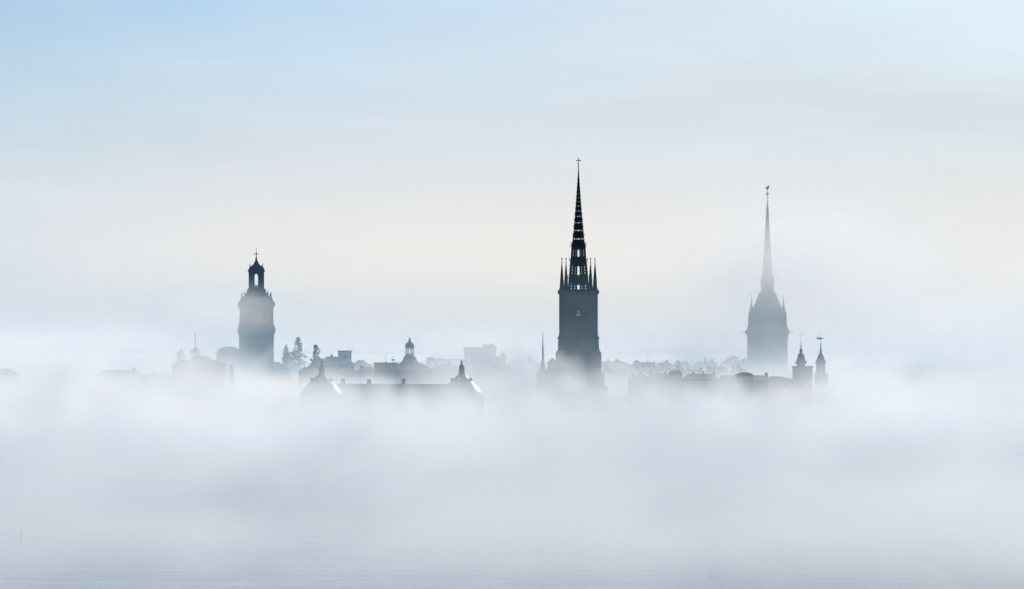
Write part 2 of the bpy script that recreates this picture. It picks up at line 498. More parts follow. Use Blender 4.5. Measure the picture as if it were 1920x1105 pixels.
# ------------------------------------------------------------------ the baroque tower on the left
def make_baroque_church():
    Y = 1250; s = Y / F_PX; g = ground(-120, Y)
    root = thing('cathedral', 'baroque cathedral tower with open arched lantern and urns, leftmost tall tower', 'church', (wx(480.6, Y), Y, g))
    Z = lambda py: wz(py, Y) - g
    P = lambda pr: [(w * s, Z(py)) for w, py in pr]
    mb = MB(); mb.lathe(P([(32, 745), (32, 630), (33.5, 625)]), square=True); mb.build('lower_tower', 'ochre', root)
    mb = MB(); mb.lathe(P([(33.5, 624.9), (35.4, 621), (34.8, 615), (32.6, 611), (31.6, 606)]), square=True); mb.build('middle_cornice', 'stone', root)
    mb = MB(); mb.lathe(P([(31.4, 605.9), (31, 579)]), square=True); mb.build('upper_tower', 'ochre', root)
    mb = MB(); mb.lathe(P([(31.2, 578.9), (33, 576), (35, 572), (34.4, 569), (33.0, 566.5), (31.2, 565), (29.5, 560), (28.8, 558.5)]), square=True); mb.build('top_cornice', 'stone', root)
    mb = MB(); mb.lathe(P([(27.5, 558.3), (24.5, 557), (21.5, 554.5), (18.5, 550.5), (17.3, 547.5), (17.2, 545.8), (17.6, 545.6), (16.6, 542.6), (15.4, 541.5)]), square=True); mb.build('curved_skirt_roof', 'tin', root)
    # open lantern
    hw = 14.2 * s; z0, z1 = Z(541.4), Z(511); H = z1 - z0
    arch = [0, .10, .20, .68, .76, .83, .88, .92, 1]
    half = [None, .118, .118, .118, .105, .085, .05, None]
    us = [0, .5 - .118, .5 - .105, .5 - .085, .5 - .05, .5 + .05, .5 + .085, .5 + .105, .5 + .118, 1]
    def sol(i, j):
        if j in (0, 7): return True
        lo = {.118: 1, .105: 2, .085: 3, .05: 4}[half[j]]
        return not (lo <= i <= 9 - lo)
    mb = MB(); c = [(-hw, -hw), (hw, -hw), (hw, hw), (-hw, hw)]
    for k in range(4):
        (ax, ay), (bx, by) = c[k], c[(k + 1) % 4]
        mb.pierced([(ax, ay, z0), (bx, by, z0), (bx, by, z1), (ax, ay, z1)], us, arch, sol, .8)
    mb.build('lantern', 'tin', root)
    w = 6 * s
    for sy in (-1, 1):
        mb = MB()
        mb.box(-w / 2, w / 2, sy * (hw - .3) - .08, sy * (hw - .3) + .08, z0 + 1.55, z0 + 1.7)
        for k in range(5):
            x = -w / 2 + w * (k + .5) / 5
            mb.box(x - .06, x + .06, sy * (hw - .3) - .06, sy * (hw - .3) + .06, z0 + .74, z0 + 1.56)
        mb.build('balustrade', 'stone', root)
    mb = MB(); mb.lathe(P([(14.3, 510.9), (15.8, 509.5), (15.9, 507.8), (14.8, 506.5), (14.3, 504.5), (12.8, 502), (10.5, 499.8), (8.2, 498.2), (6.2, 496.6), (4.9, 495), (4.1, 493), (3.4, 491.2), (2.2, 489.4), (1.5, 487.8)]), square=True)
    mb.build('bell_roof', 'copper', root)
    mb = MB(); mb.lathe(P([(1.2, 489), (1.4, 487.6), (2.4, 486.6), (2.3, 485.4), (1.2, 483.6), (.55, 480), (.45, 474), (.25, 464.5)]), 10)
    mb.ball(0, 0, Z(476.4), 2.0 * s); mb.tube((-5.4 * s, 0, Z(476.4)), (5.4 * s, 0, Z(476.4)), .1)
    for px in (-5.2, 5.2): mb.ball(px * s, 0, Z(476.4), .8 * s)
    mb.ball(0, 0, Z(470.5), .7 * s); mb.ball(0, 0, Z(465), .45 * s)
    mb.build('finial_cross', 'gold', root)
    urn = MB(); urn.lathe([(r * s, -z * s) for r, z in ((1.3, 0), (1.3, -1.6), (.7, -2.2), (1.6, -4.2), (1.9, -5.5), (1.2, -7), (.5, -8), (.9, -9), (.2, -11.5))], 8)
    small = MB(); small.lathe([(r * s, -z * s) for r, z in ((1.5, 0), (1.3, -1.5), (.9, -2.5), (1.2, -3.6), (.6, -5), (.5, -7.5), (.7, -8.5), (.15, -9.8))], 8)
    f = None
    for sy in (-1, 1):
        for px in (-26.8, -20.9, 20.7, 26.6):
            loc = (px * s, sy * 26 * s, Z(559.6 if abs(px) > 24 else 557.5))
            f = urn.build('urn', 'stone', root, loc=loc) if not f else mesh_copy(f, root, loc)
    f = None
    for sy in (-1, 1):
        for px in (-11.8, 11.8):
            loc = (px * s, sy * 11.8 * s, Z(504.2))
            f = small.build('small_urn', 'stone', root, loc=loc) if not f else mesh_copy(f, root, loc)
    for px in (-13, 13):
        mb = MB(); a = [(-1.1, 0), (1.1, 0), (1.1, 3.4)] + [(1.1 * math.cos(t), 3.4 + 1.1 * math.sin(t)) for t in (.5, 1.05, 1.57, 2.1, 2.64)] + [(-1.1, 3.4)]
        mb.plate(a, -.12, .2); mb.build('arched_window', 'glass', root, loc=(px * s, -31.2 * s, Z(602)))
        mb = MB(); mb.plate(a, -.12, .2); mb.build('arched_window', 'glass', root, loc=(px * s, -32.0 * s, Z(662)))
    # clock faces under the middle cornice, tall arched louvres
    mb = MB(); mb.tube((0, -31.35 * s, Z(592)), (0, -32.0 * s, Z(592)), 7 * s, n=24); mb.build('clock_face', 'slate', root)
    mb = MB(); mb.box(-18 * s, 18 * s, 33 * s, 33 * s + 42, 0, Z(683)); mb.build('nave_wall', 'ochre', root)
    zr = Z(683) + .003
    mb = MB(); a, b = 33 * s - .3, 33 * s + 43
    mb.add([(-20 * s, a, zr), (20 * s, a, zr), (20 * s, b, zr), (-20 * s, b, zr), (-6 * s, a + 4, Z(672)), (6 * s, a + 4, Z(672)), (6 * s, b - 4, Z(672)), (-6 * s, b - 4, Z(672))],
           [(0, 1, 5, 4), (1, 2, 6, 5), (2, 3, 7, 6), (3, 0, 4, 7), (4, 5, 6, 7), (3, 2, 1, 0)])
    mb.build('nave_roof', 'tin', root)
    for sx, a, b, t in ((-1, 33, 78, 683), (1, 33, 62, 679)):
        mb = MB(); x0, x1 = sorted((sx * a * s, sx * b * s)); mb.box(x0, x1, -6, 30, 0, Z(t + 12)); mb.build('aisle_wall', 'ochre', root)
        z = Z(t + 12) + .003
        mb = MB(); mb.add([(x0, -6.5, z), (x1, -6.5, z), (x1, 30.5, z), (x0, 30.5, z), (x0 + (0 if sx > 0 else 5), 12, Z(t)), (x1 - (5 if sx > 0 else 0), 12, Z(t))],
                          [(0, 1, 5, 4), (1, 2, 5), (2, 3, 4, 5), (3, 0, 4), (3, 2, 1, 0)]); mb.build('aisle_roof', 'tin', root)


make_baroque_church()


# ------------------------------------------------------------------ the needle-spired church on the right
def make_needle_church():
    Y = 1400; s = Y / F_PX; g = ground(130, Y)
    root = thing('spired_church', 'hazy broad church tower with slender needle spire topped by a weathercock, behind fog', 'church', (wx(1438.9, Y), Y, g))
    Z = lambda py: wz(py, Y) - g
    P = lambda pr: [(w * s, Z(py)) for w, py in pr]
    mb = MB(); mb.lathe(P([(37.6, 745), (37.4, 634), (38.6, 631)]), square=True); mb.build('tower_wall', 'brick', root)
    mb = MB(); mb.lathe(P([(38.6, 630.9), (38.8, 628), (41.6, 624.5), (41.4, 622.8), (37.8, 616), (36.2, 611)]), square=True); mb.build('cornice', 'copper', root)
    for sx in (-1, 1):
        for sy in (-1, 1):
            for q in (0, 1):
                mb = MB(); x, y = sx * 40.5 * s, sy * 40.5 * s; d = 8.5 * s
                mb.tube((x, y, Z(623.4)), (x + (sx * d if q == 0 else 0), y + (sy * d if q else 0), Z(624.2)), .22, .10, 6); mb.build('gargoyle', 'copper', root)
    mb = MB(); mb.lathe(P([(35.8, 610.9), (35.6, 591), (33.8, 584), (32.2, 581), (32.8, 579.8), (32.8, 578.4)]), square=True); mb.build('belfry', 'copper', root)
    mb = MB(); mb.lathe(P([(28.6, 578.3), (26.8, 573), (23.8, 566), (21.2, 560), (19, 554), (17.6, 550.6), (17.2, 550.4)]), 8, rot=R(22.5)); mb.build('skirt_roof', 'copper', root)
    mb = MB(); mb.lathe(P([(17.2, 550.3), (16.9, 548.6), (13.2, 548.2), (13.1, 532.6), (14.2, 531), (13.9, 528), (14.1, 521.5), (13.2, 520)]), 8, rot=R(22.5)); mb.build('octagon_gallery', 'copper', root)
    for k in range(8):
        a = k * math.pi / 4
        mb = MB(); mb.tube((13 * s * math.cos(a), 13 * s * math.sin(a), Z(528.6)), (20.5 * s * math.cos(a), 20.5 * s * math.sin(a), Z(528.2)), .16, .09, 5); mb.build('spout', 'copper', root)
    mb = MB(); mb.lathe(P([(11.2, 519.9), (10.2, 516), (9.6, 500), (8.3, 482), (6.5, 463), (5.3, 443), (4.1, 424), (3.5, 414), (3.1, 404), (2.5, 396), (2.1, 390.5), (1.3, 387), (.9, 382), (.5, 377), (.38, 352)]), 8, rot=R(22.5)); mb.build('needle_spire', 'copper', root)
    for y, w in ((391.3, 2.9), (397, 3.2), (402.5, 3.6), (408, 3.9), (413.8, 4.2)):
        mb = MB(); mb.lathe(P([(w - .7, y + 1.2), (w, y + .2), (w - .5, y - .8)]), 8, rot=R(22.5)); mb.build('spire_ring', 'copper', root)
    mb = MB(); mb.tube((-3.3 * s, 0, Z(378.3)), (3.3 * s, 0, Z(378.3)), .12); mb.ball(0, 0, Z(378.3), .28); mb.build('cross_bar', 'gold', root)
    for py_, rr in ((384, .3), (371, .22)): mb = MB(); mb.ball(0, 0, Z(py_), rr); mb.build('rod_ball', 'gold', root)
    mb = MB()
    # star-shaped ornament, open in the middle: four curved rays
    for (ax, az, bx, bz) in ((-4.3, 0, -1.2, .0), (4.3, 0, 1.2, .0), (0, 5.0, 0, 1.8), (0, -5.0, 0, -1.8)):
        mb.tube((bx * s, 0, Z(364 - bz)), (ax * s, 0, Z(364 - az)), .36, .06, 6)
    for k in range(10):
        a, b = k * math.pi / 5, (k + 1) * math.pi / 5
        mb.tube((1.5 * s * math.cos(a), 0, Z(364) + 2.3 * s * math.sin(a)), (1.5 * s * math.cos(b), 0, Z(364) + 2.3 * s * math.sin(b)), .16, n=5)
    mb.build('star_ornament', 'gold', root)
    pts = [(-3.7, 353.5), (-3.3, 351.8), (-2.2, 350.8), (-1.0, 351.6), (-.2, 351.4), (.5, 349.2), (1.4, 348.2), (2.3, 348.0), (2.9, 349), (3.6, 349.6), (2.8, 350.4), (3.0, 351.6), (2.6, 353.4), (1.5, 354.6), (.6, 355.9), (-.4, 355.9), (-.9, 354.8), (-2.0, 355.2), (-3.2, 355)]
    mb = MB(); mb.plate([(x * s, Z(y)) for x, y in pts], -.15, .15); mb.tube((0, 0, Z(357)), (0, 0, Z(344.5)), .07, .04); mb.build('weathercock', 'gold', root)
    pin = MB(); pin.lathe([(2.9 * s, 0), (2.6 * s, 3 * s), (1.8 * s, 5.5 * s), (1.4 * s, 11 * s), (.7 * s, 15 * s), (.25 * s, 28 * s)], 8); f = None
    for sx in (-1, 1):
        for sy in (-1, 1):
            loc = (sx * 29.8 * s, sy * 29.8 * s, Z(578.6)); f = pin.build('pinnacle', 'copper', root, loc=loc) if not f else mesh_copy(f, root, loc)
    mb = MB(); mb.box(-16, 16, 38.5 * s, 38.5 * s + 42, 0, Z(705)); mb.build('nave_wall', 'brick', root)
    z = Z(705) + .003; a, b = 38.5 * s, 38.5 * s + 43
    mb = MB(); mb.add([(-17, a, z), (17, a, z), (17, b, z), (-17, b, z), (0, a, Z(684)), (0, b, Z(684))], [(0, 1, 4), (1, 2, 5, 4), (2, 3, 5), (3, 0, 4, 5), (3, 2, 1, 0)]); mb.build('nave_roof', 'copper', root)


make_needle_church()


# ------------------------------------------------------------------ houses
def window_meshes():
    f = MB()
    w, h, t = .62, .95, .12
    f.box(-w - t, -w, -.10, .02, -h, h); f.box(w, w + t, -.10, .02, -h, h)
    f.box(-w - t, w + t, -.10, .02, h, h + t); f.box(-w - t - .1, w + t + .1, -.16, .02, -h - t, -h)
    f.box(-.04, .04, -.08, .0, -h, h); f.box(-w, -.04, -.08, .0, .3, .38); f.box(.04, w, -.08, .0, .3, .38)
    g = MB(); g.box(-w, w, -.03, -.01, -h, h)
    fo = f.build('window', 'frame'); go = g.build('pane', 'glass', fo)
    return fo, go


WIN = None


def add_windows(root, x0, x1, yf, z0, z1, step=3.4, rows=3, row_h=3.4):
    global WIN
    n = max(1, int((x1 - x0 - 1.6) / step)); off = (x1 - x0 - (n - 1) * step) / 2
    for r in range(rows):
        z = z1 - 1.9 - r * row_h
        if z < z0 + 1.3: break
        for i in range(n):
            loc = (x0 + off + i * step, yf - .02, z)
            if WIN is None:
                WIN = window_meshes(); WIN[0].parent = root; WIN[0].location = loc
            else:
                a = mesh_copy(WIN[0], root, loc); mesh_copy(WIN[1], a, (0, 0, 0))


def chimney(root, x, y, z0, z1, w):
    h = w * .5
    mb = MB(); mb.box(x - h, x + h, y - .5, y + .5, z0, z1 - .25); mb.box(x - h - .1, x + h + .1, y - .6, y + .6, z1 - .25, z1)
    mb.box(x - h * .5, x + h * .5, y - .2, y + .2, z1, z1 + .25)
    mb.build('chimney', 'brick', root)


def house(label, x0, x1, ridge, eave, Y, depth, kind, wall, roof, chims=(), slopes=(.5, .5), rows=3, name='town_house', cat='building', win=True):
    """x0..x1, ridge, eave are read off the photograph at the distance Y; returns root and a height function"""
    s = Y / F_PX; cx = wx((x0 + x1) / 2, Y); g = ground(cx, Y + depth / 2)
    root = thing(name, label, cat, (cx, Y, g), 'old town houses in the fog' if name == 'town_house' else None)
    h = (x1 - x0) / 2 * s; Z = lambda py: wz(py, Y) - g
    ze, zr = Z(eave), Z(ridge)
    if kind == 'gable_front':
        mb = MB(); mb.plate([(-h, 0), (h, 0), (h, ze), (.0, zr - .1), (-h, ze)], 0, depth); mb.build('wall', wall, root)
        mb = MB()
        for sx in (-1, 1):
            mb.plate([(0, zr + .25), (sx * (h + .3), ze + .1), (sx * (h + .3), ze - .15), (0, zr - .05)], -.25, depth + .25)
        mb.build('roof', roof, root)
    elif kind == 'flat':
        mb = MB(); mb.box(-h, h, 0, depth, 0, zr - .5); mb.build('wall', wall, root)
        mb = MB(); mb.box(-h - .25, h + .25, -.25, depth + .25, zr - .497, zr); mb.build('roof', roof, root)
    else:
        mb = MB(); mb.box(-h, h, 0, depth, 0, ze); mb.build('wall', wall, root)
        mb = MB(); z = ze + .003; e = .35
        a, b = -h + slopes[0] / .5 * 4.0 * (slopes[0] > 0), h - slopes[1] / .5 * 4.0 * (slopes[1] > 0)
        if a > b: a = b = (a + b) / 2
        if kind == 'hip':
            mb.add([(-h - e, -e, z), (h + e, -e, z), (h + e, depth + e, z), (-h - e, depth + e, z), (a, depth / 2 - .3, zr), (b, depth / 2 - .3, zr), (b, depth / 2 + .3, zr), (a, depth / 2 + .3, zr)],
                   [(0, 1, 5, 4), (1, 2, 6, 5), (2, 3, 7, 6), (3, 0, 4, 7), (4, 5, 6, 7), (3, 2, 1, 0)])
        else:  # mansard
            zm = ze + (zr - ze) * .72; i1 = 1.2; 
            ring = lambda d, zz: [(-h - e + d, -e + d, zz), (h + e - d, -e + d, zz), (h + e - d, depth + e - d, zz), (-h - e + d, depth + e - d, zz)]
            top = [(-h + 4, depth / 2 - .3, zr), (h - 4, depth / 2 - .3, zr), (h - 4, depth / 2 + .3, zr), (-h + 4, depth / 2 + .3, zr)]
            vs = ring(0, z) + ring(i1, zm) + top
            fs = [(3, 2, 1, 0), (8, 9, 10, 11)]
            for L in (0, 4):
                for k in range(4): fs.append((L + k, L + (k + 1) % 4, L + 4 + (k + 1) % 4, L + 4 + k))
            mb.add(vs, fs)
        mb.build('roof', roof, root)
    if win: add_windows(root, -h, h, 0, 0, (zr - .8) if kind == 'flat' else ze, rows=rows)
    for (px, py, w) in chims:
        chimney(root, wx(px, Y) - cx, depth / 2, min(ze, zr) - 1, Z(py), w * s)
    return root, Z, cx, s


def pole(label, px, top, bot, Y, r=.12, name='flagpole', cat='flagpole', ball=True):
    mb = MB(); z0, z1 = wz(bot, Y), wz(top, Y)
    mb.tube((0, 0, 0), (0, 0, z1 - z0), r, r * .55, 8)
    if ball: mb.ball(0, 0, z1 - z0 + r, r * 1.5)
    mb.tube((0, 0, 0), (0, 0, .5), r * 2.2, r * 1.6, 8)
    o = mb.build(name, 'tarred', None); o.location = (wx(px, Y), Y, z0); return tag(o, label, cat)


# --- far left
house('faint low warehouse at far left edge, almost lost in fog', -40, 34, 692, 700, 1190, 16, 'hip', 'grey', 'tin')
house('broad faint hall nearly dissolved in fog, left of flagpole house', 176, 272, 694, 706, 1080, 18, 'hip', 'cream', 'tin', [(250, 690, 6)])
house('low faint annex between broad faint hall and flagpole house', 266, 322, 699, 706, 1030, 14, 'hip', 'grey', 'tin')
r_, Z_, cx_, s_ = house('villa with wide low hipped roof carrying a small dome and tall flagpole', 322, 424, 676, 686, 1050, 26, 'hip', 'cream', 'tin', [(420, 681, 5)], name='domed_villa')
mb = MB(); mb.lathe([(17 * s_, Z_(679.5)), (15 * s_, Z_(676)), (12 * s_, Z_(672.5)), (9 * s_, Z_(669.5)), (5 * s_, Z_(668)), (1, Z_(667.6))], 16, wx(373, 1050) - cx_, 13)
mb.build('dome', 'copper', r_, smooth=True)
pole('tall bare flagpole standing on the domed villa at left', 366, 628, 671, 1063, .17)
house('pale mansard-roofed block directly left of the baroque cathedral tower', 406, 452, 650, 668, 1350, 20, 'mansard', 'pink', 'slate')
# --- between the cathedral and the cupola
house('dark gabled house with raised attic, right of the jagged tree', 606, 664, 669, 682, 1120, 22, 'hip', 'ochre', 'tin', [(622, 666, 5)], (.15, .9))
house('flat-topped hazy attic block standing behind the dark gabled house', 634, 659, 657.5, 672, 1160, 14, 'flat', 'grey', 'slate')
house('low hazy roof sloping down right behind the dark gabled house', 655, 712, 676, 690, 1250, 20, 'hip', 'cream', 'tile', (), (.5, 1.2))
r_, Z_, cx_, s_ = house('dark flat-roofed house with short mast, left of the cupola', 702, 746, 680.5, 690, 1000, 20, 'flat', 'ochre', 'tin')
pole('short thin mast on flat roof left of the cupola building', 723.5, 668, 680.4, 1010, .12)
mb = MB(); mb.lathe([(.12, 0), (.12, .8), (.6, .9), (.65, 1.3), (.1, 1.5)], 10)
o = mb.build('roof_vent', 'tin', None); o.location = (wx(737, 1010), 1010, wz(680.3, 1010)); tag(o, 'small round roof vent between short mast and cupola', 'roof vent')


def make_cupola():
    Y = 1000
    r, Z, cx, s = house('grand hall crowned by a small bell-shaped cupola lantern, centre left', 738, 812, 682, 694, Y, 26, 'hip', 'brick', 'copper', [], (.5, .5), name='cupola_hall')
    x = wx(768, Y) - cx; y = 13
    P = lambda pr: [(w * s, Z(py)) for w, py in pr]
    mb = MB(); mb.lathe(P([(27, 687), (21, 682), (16, 678), (13.5, 675), (13.4, 670.5), (12, 670), (9.5, 667.5), (8.2, 666)]), 8, x, y, R(22.5)); mb.build('cupola_skirt', 'copper', r)
    mb = MB()
    z0, z1 = Z(665.9), Z(651.4); r0 = 7.8 * s
    for k in range(8):
        mb.pierced([octo(x, y, r0, z0, k), octo(x, y, r0, z0, k + 1), octo(x, y, r0, z1, k + 1), octo(x, y, r0, z1, k)], [0, .22, .78, 1], [0, .15, .8, 1], lambda i, j: not (i == 1 and j == 1), .25)
    mb.build('cupola_lantern', 'cream', r)
    mb = MB(); mb.lathe(P([(7.9, 651.3), (9.6, 650.6), (9.4, 649.2), (8.0, 647), (7.4, 645), (5.4, 642.6), (3.2, 641), (2.2, 639.8), (2.3, 638), (1.9, 636), (.9, 634), (.4, 632), (.2, 627)]), 12, x, y); mb.build('cupola_cap', 'copper', r)


make_cupola()
house('long low house with round vent and chimneys, right of the cupola', 812, 866, 683, 692, 1010, 18, 'hip', 'ochre', 'tin', [(841, 677.5, 5), (818, 681, 4)])
house('hazy back roof ending in a broad rounded chimney, right of cupola', 800, 866, 673.5, 684, 1250, 18, 'flat', 'grey', 'slate', [(808, 671, 13)])
pole('thin pointed roof spike rising between cupola and square block', 825, 666, 674, 1251, .35, 'roof_spike', 'spike', False)
house('low dark house at foot of the square block, left side', 862, 874, 675, 684, 1060, 14, 'flat', 'brick', 'tin')
r_, Z_, cx_, s_ = house('large square flat-topped apartment block in the middle distance', 870, 930, 651.5, 660, 1100, 24, 'flat', 'grey', 'slate', [], rows=4, name='apartment_block')
mb = MB(); mb.box(wx(906, 1100) - cx_, wx(927.5, 1100) - cx_, 2, 16, Z_(651.4), Z_(647)); mb.build('roof_storey', 'grey', r_)
for q in (908.5, 922.5):
    mb = MB(); mb.box(wx(q, 1100) - cx_ - .5, wx(q, 1100) - cx_ + .5, 7, 9, Z_(646.98), Z_(644.6)); mb.build('chimney', 'brick', r_)
house('stepped lower wing with chimney, right of the square block', 928, 949, 668.5, 676, 1100, 16, 'flat', 'grey', 'slate', [(943.5, 662.5, 8.5)])
house('long hazy roof with one chimney left of the thin spire', 947, 1014, 673, 684, 1200, 20, 'hip', 'pink', 'tile', [(993.5, 667.5, 5.5)])


def make_fleche():
    Y = 950; s = Y / F_PX; g = ground(0, Y); cx = wx(1018, Y)
    root = thing('chapel', 'small chapel with a needle-thin turret just left of iron-spired church', 'chapel', (cx, Y, g))
    Z = lambda py: wz(py, Y) - g
    mb = MB(); mb.box(-12 * s, 12 * s, 0, 20, 0, Z(700)); mb.build('wall', 'brick', root)
    mb = MB(); z = Z(700) + .003; h = 12.8 * s
    mb.add([(-h, -.4, z), (h, -.4, z), (h, 20.4, z), (-h, 20.4, z), (0, 6, Z(687)), (0, 19, Z(687))], [(0, 1, 4), (1, 2, 5, 4), (2, 3, 5), (3, 0, 4, 5), (3, 2, 1, 0)]); mb.build('roof', 'tin', root)
    mb = MB(); mb.lathe([(w * s, Z(y)) for w, y in ((4.4, 694), (4.0, 683), (3.2, 680), (2.4, 677), (2.0, 668), (1.2, 650), (.55, 637.5), (.4, 630), (.2, 622))], 8, 0, 6)
    for w, y in ((.9, 636), (1.1, 631), (1.0, 625.4)): mb.ball(0, 6, Z(y), w * s, 8, 1.4)
    mb.build('turret_spire', 'copper', root)


make_fleche()
house('little gabled house squeezed between thin turret and brick tower', 1026, 1045, 672.5, 682, 930, 12, 'gable_front', 'ochre', 'tin')
# --- right of the iron-spired church
house('low hazy terrace immediately right of the tall brick tower', 1124, 1184, 678, 686, 1180, 18, 'hip', 'cream', 'tile', [(1140, 675, 5), (1157, 674.5, 9)], (.1, .5))
house('house with several dormer chimneys beside the slim rooftop mast', 1180, 1232, 680, 688, 1130, 18, 'hip', 'ochre', 'tin', [(1193, 677, 9), (1227, 679, 4)], (.3, .3))
pole('slim mast on a roof right of the brick tower', 1214.3, 662, 680, 1139, .14)
house('hazy roof with rounded end right of the slim mast', 1230, 1262, 679, 687, 1200, 18, 'mansard', 'grey', 'slate', [(1250, 676.5, 6)])
house('hazy house with paired chimneys above the square dark block', 1258, 1300, 681, 690, 1220, 18, 'hip', 'pink', 'tile', [(1272, 679, 5), (1286, 678.5, 6)], (.3, .3))
house('tall-chimneyed hazy house halfway to the needle-spired church', 1296, 1350, 679, 689, 1250, 18, 'hip', 'cream', 'tile', [(1322, 669, 4), (1334, 675, 8)], (.3, .3))
house('hazy house with a wide chimney near needle-spired church', 1346, 1404, 678, 690, 1250, 20, 'hip', 'ochre', 'tin', [(1362, 675.5, 6), (1392, 674, 5)], (.3, .2))
house('front row house with low dark roof right of brick tower', 1178, 1218, 702, 710, 900, 16, 'hip', 'ochre', 'tin', [(1186, 700, 5), (1201, 699, 5)], (.5, .3))
house('front row house with three small chimneys in the fog', 1214, 1258, 701, 709, 910, 16, 'hip', 'pink', 'tin', [(1220, 698.5, 5), (1232, 700, 5), (1247, 698, 4)], (.2, .2))
house('square dark block rising from the front row of roofs', 1254, 1279, 694.5, 700, 900, 16, 'mansard', 'brick', 'slate')
house('dark front row house with spiky chimneys, mid right', 1278, 1346, 702, 711, 900, 16, 'hip', 'brick', 'tin', [(1300, 699.5, 5), (1318, 697.5, 2), (1339, 698.5, 4)], (.3, .2))
house('long low front row house below the needle-spired church', 1344, 1440, 704.5, 712, 920, 16, 'hip', 'ochre', 'tin', [(1437, 700.5, 6)], (.2, .1))
r_, Z_, cx_, s_ = house('front row house with shallow arched roof, below needle-spired church', 1380, 1412, 703, 711, 905, 12, 'flat', 'grey', 'tin')
mb = MB(); mb.plate([(-15 * s_, Z_(702.9))] + [(15 * s_ * -math.cos(t * math.pi / 10), Z_(702.9) + 4.2 * s_ * math.sin(t * math.pi / 10)) for t in range(1, 10)] + [(15 * s_, Z_(702.9))], .5, 11.5)
mb.build('arched_roof', 'tin', r_)
house('lowest front row house at foot of the turreted house', 1436, 1492, 706, 713, 930, 16, 'hip', 'cream', 'tin', [], (.2, .8))


ORD = 'first second third fourth fifth sixth seventh eighth ninth tenth eleventh twelfth thirteenth fourteenth fifteenth sixteenth seventeenth eighteenth nineteenth twentieth'.split() + ['twenty-%s' % q for q in 'first second third fourth fifth sixth seventh'.split()]
rnd = random.Random(21); nth = 0
px = 560
while px < 1400:
    w = rnd.choice([26, 32, 38, 46]); rg = rnd.uniform(686, 693)
    if not 1035 < px + w / 2 < 1135:
        ch = [(px + rnd.uniform(4, w - 4), rg - rnd.uniform(1.5, 3.5), rnd.uniform(3, 6)) for _ in range(rnd.choice([1, 2, 2]))]
        house('indistinct roof in the misty middle row of houses, %s from its left end' % ORD[nth], px, px + w + 1, rg, rg + 8, 1070 + rnd.uniform(-12, 12), 14, rnd.choice(['hip', 'hip', 'mansard']),
              rnd.choice(['ochre', 'pink', 'cream', 'grey']), rnd.choice(['tin', 'tile', 'slate']), ch, (.3, .3), win=False); nth += 1
    px += w


def onion_turret(root, Z, s, x, y, prof, rod, n=8):
    mb = MB(); mb.lathe([(w * s, Z(py)) for w, py in prof], n, x, y, R(22.5)); mb.build('turret_roof', 'copper', root)
    mb = MB(); mb.tube((x, y, Z(rod[1])), (x, y, Z(rod[0])), .5 * s, .28 * s); return mb


def make_turrets():
    Y = 940
    r, Z, cx, s = house('square-parapet house topped by dark onion-domed turret with plain rod', 1486, 1523, 687, 694, Y, 14, 'flat', 'brick', 'tin', name='turreted_house')
    x = wx(1501.8, Y) - cx
    m = onion_turret(r, Z, s, x, 6, [(8.4, 687), (8.2, 684.5), (11.6, 680.2), (11.4, 678.6), (8.6, 675.6), (7.6, 672.5), (7.2, 668), (5.4, 664.6), (3.0, 662.6), (1.5, 661.6), (2.6, 660.2), (3.3, 658.2), (2.9, 656), (1.3, 654.2), (.8, 652.6), (1.3, 651.2), (1.1, 649.4), (.5, 647.8)], (625, 649))
    m.ball(x, 6, Z(646), .8 * s); m.build('finial_rod', 'gold', r)
    mb = MB(); mb.plate([(-18 * s, Z(700)), (-26 * s, 0), (-18.6 * s, 0)][::-1], 0, 12); mb.build('sloped_side_wall', 'brick', r)
    Y = 1000
    r, Z, cx, s = house('paler turreted house with fish-shaped weathervane, rightmost roof', 1527, 1552, 696, 702, Y, 14, 'hip', 'brick', 'tin', name='turreted_house')
    x = wx(1538.9, Y) - cx
    m = onion_turret(r, Z, s, x, 6, [(9.4, 704), (9.2, 692), (9.0, 684), (10.6, 680.4), (10.2, 677.4), (8.2, 675), (6.8, 671.5), (6.2, 668), (4.2, 665.4), (3.0, 663.6), (1.7, 662), (2.4, 660), (2.4, 657.5), (1.3, 655.4), (.9, 653), (1.3, 651.2), (.9, 649), (.5, 647)], (626, 649))
    m.ball(x, 6, Z(629), .8 * s); m.build('finial_rod', 'gold', r)
    pts = [(-9.2, 633.6), (-6.5, 632.6), (-3.4, 633.2), (-.6, 634), (2.2, 633.5), (5.0, 632.8), (3.6, 634.4), (5.2, 636), (2.0, 635.6), (-.8, 636.4), (-3.4, 637), (-6.4, 635.6)]
    mb = MB(); mb.plate([(x + a * s, Z(b)) for a, b in pts], 5.85, 6.15); mb.build('weathervane', 'gold', r)


make_turrets()


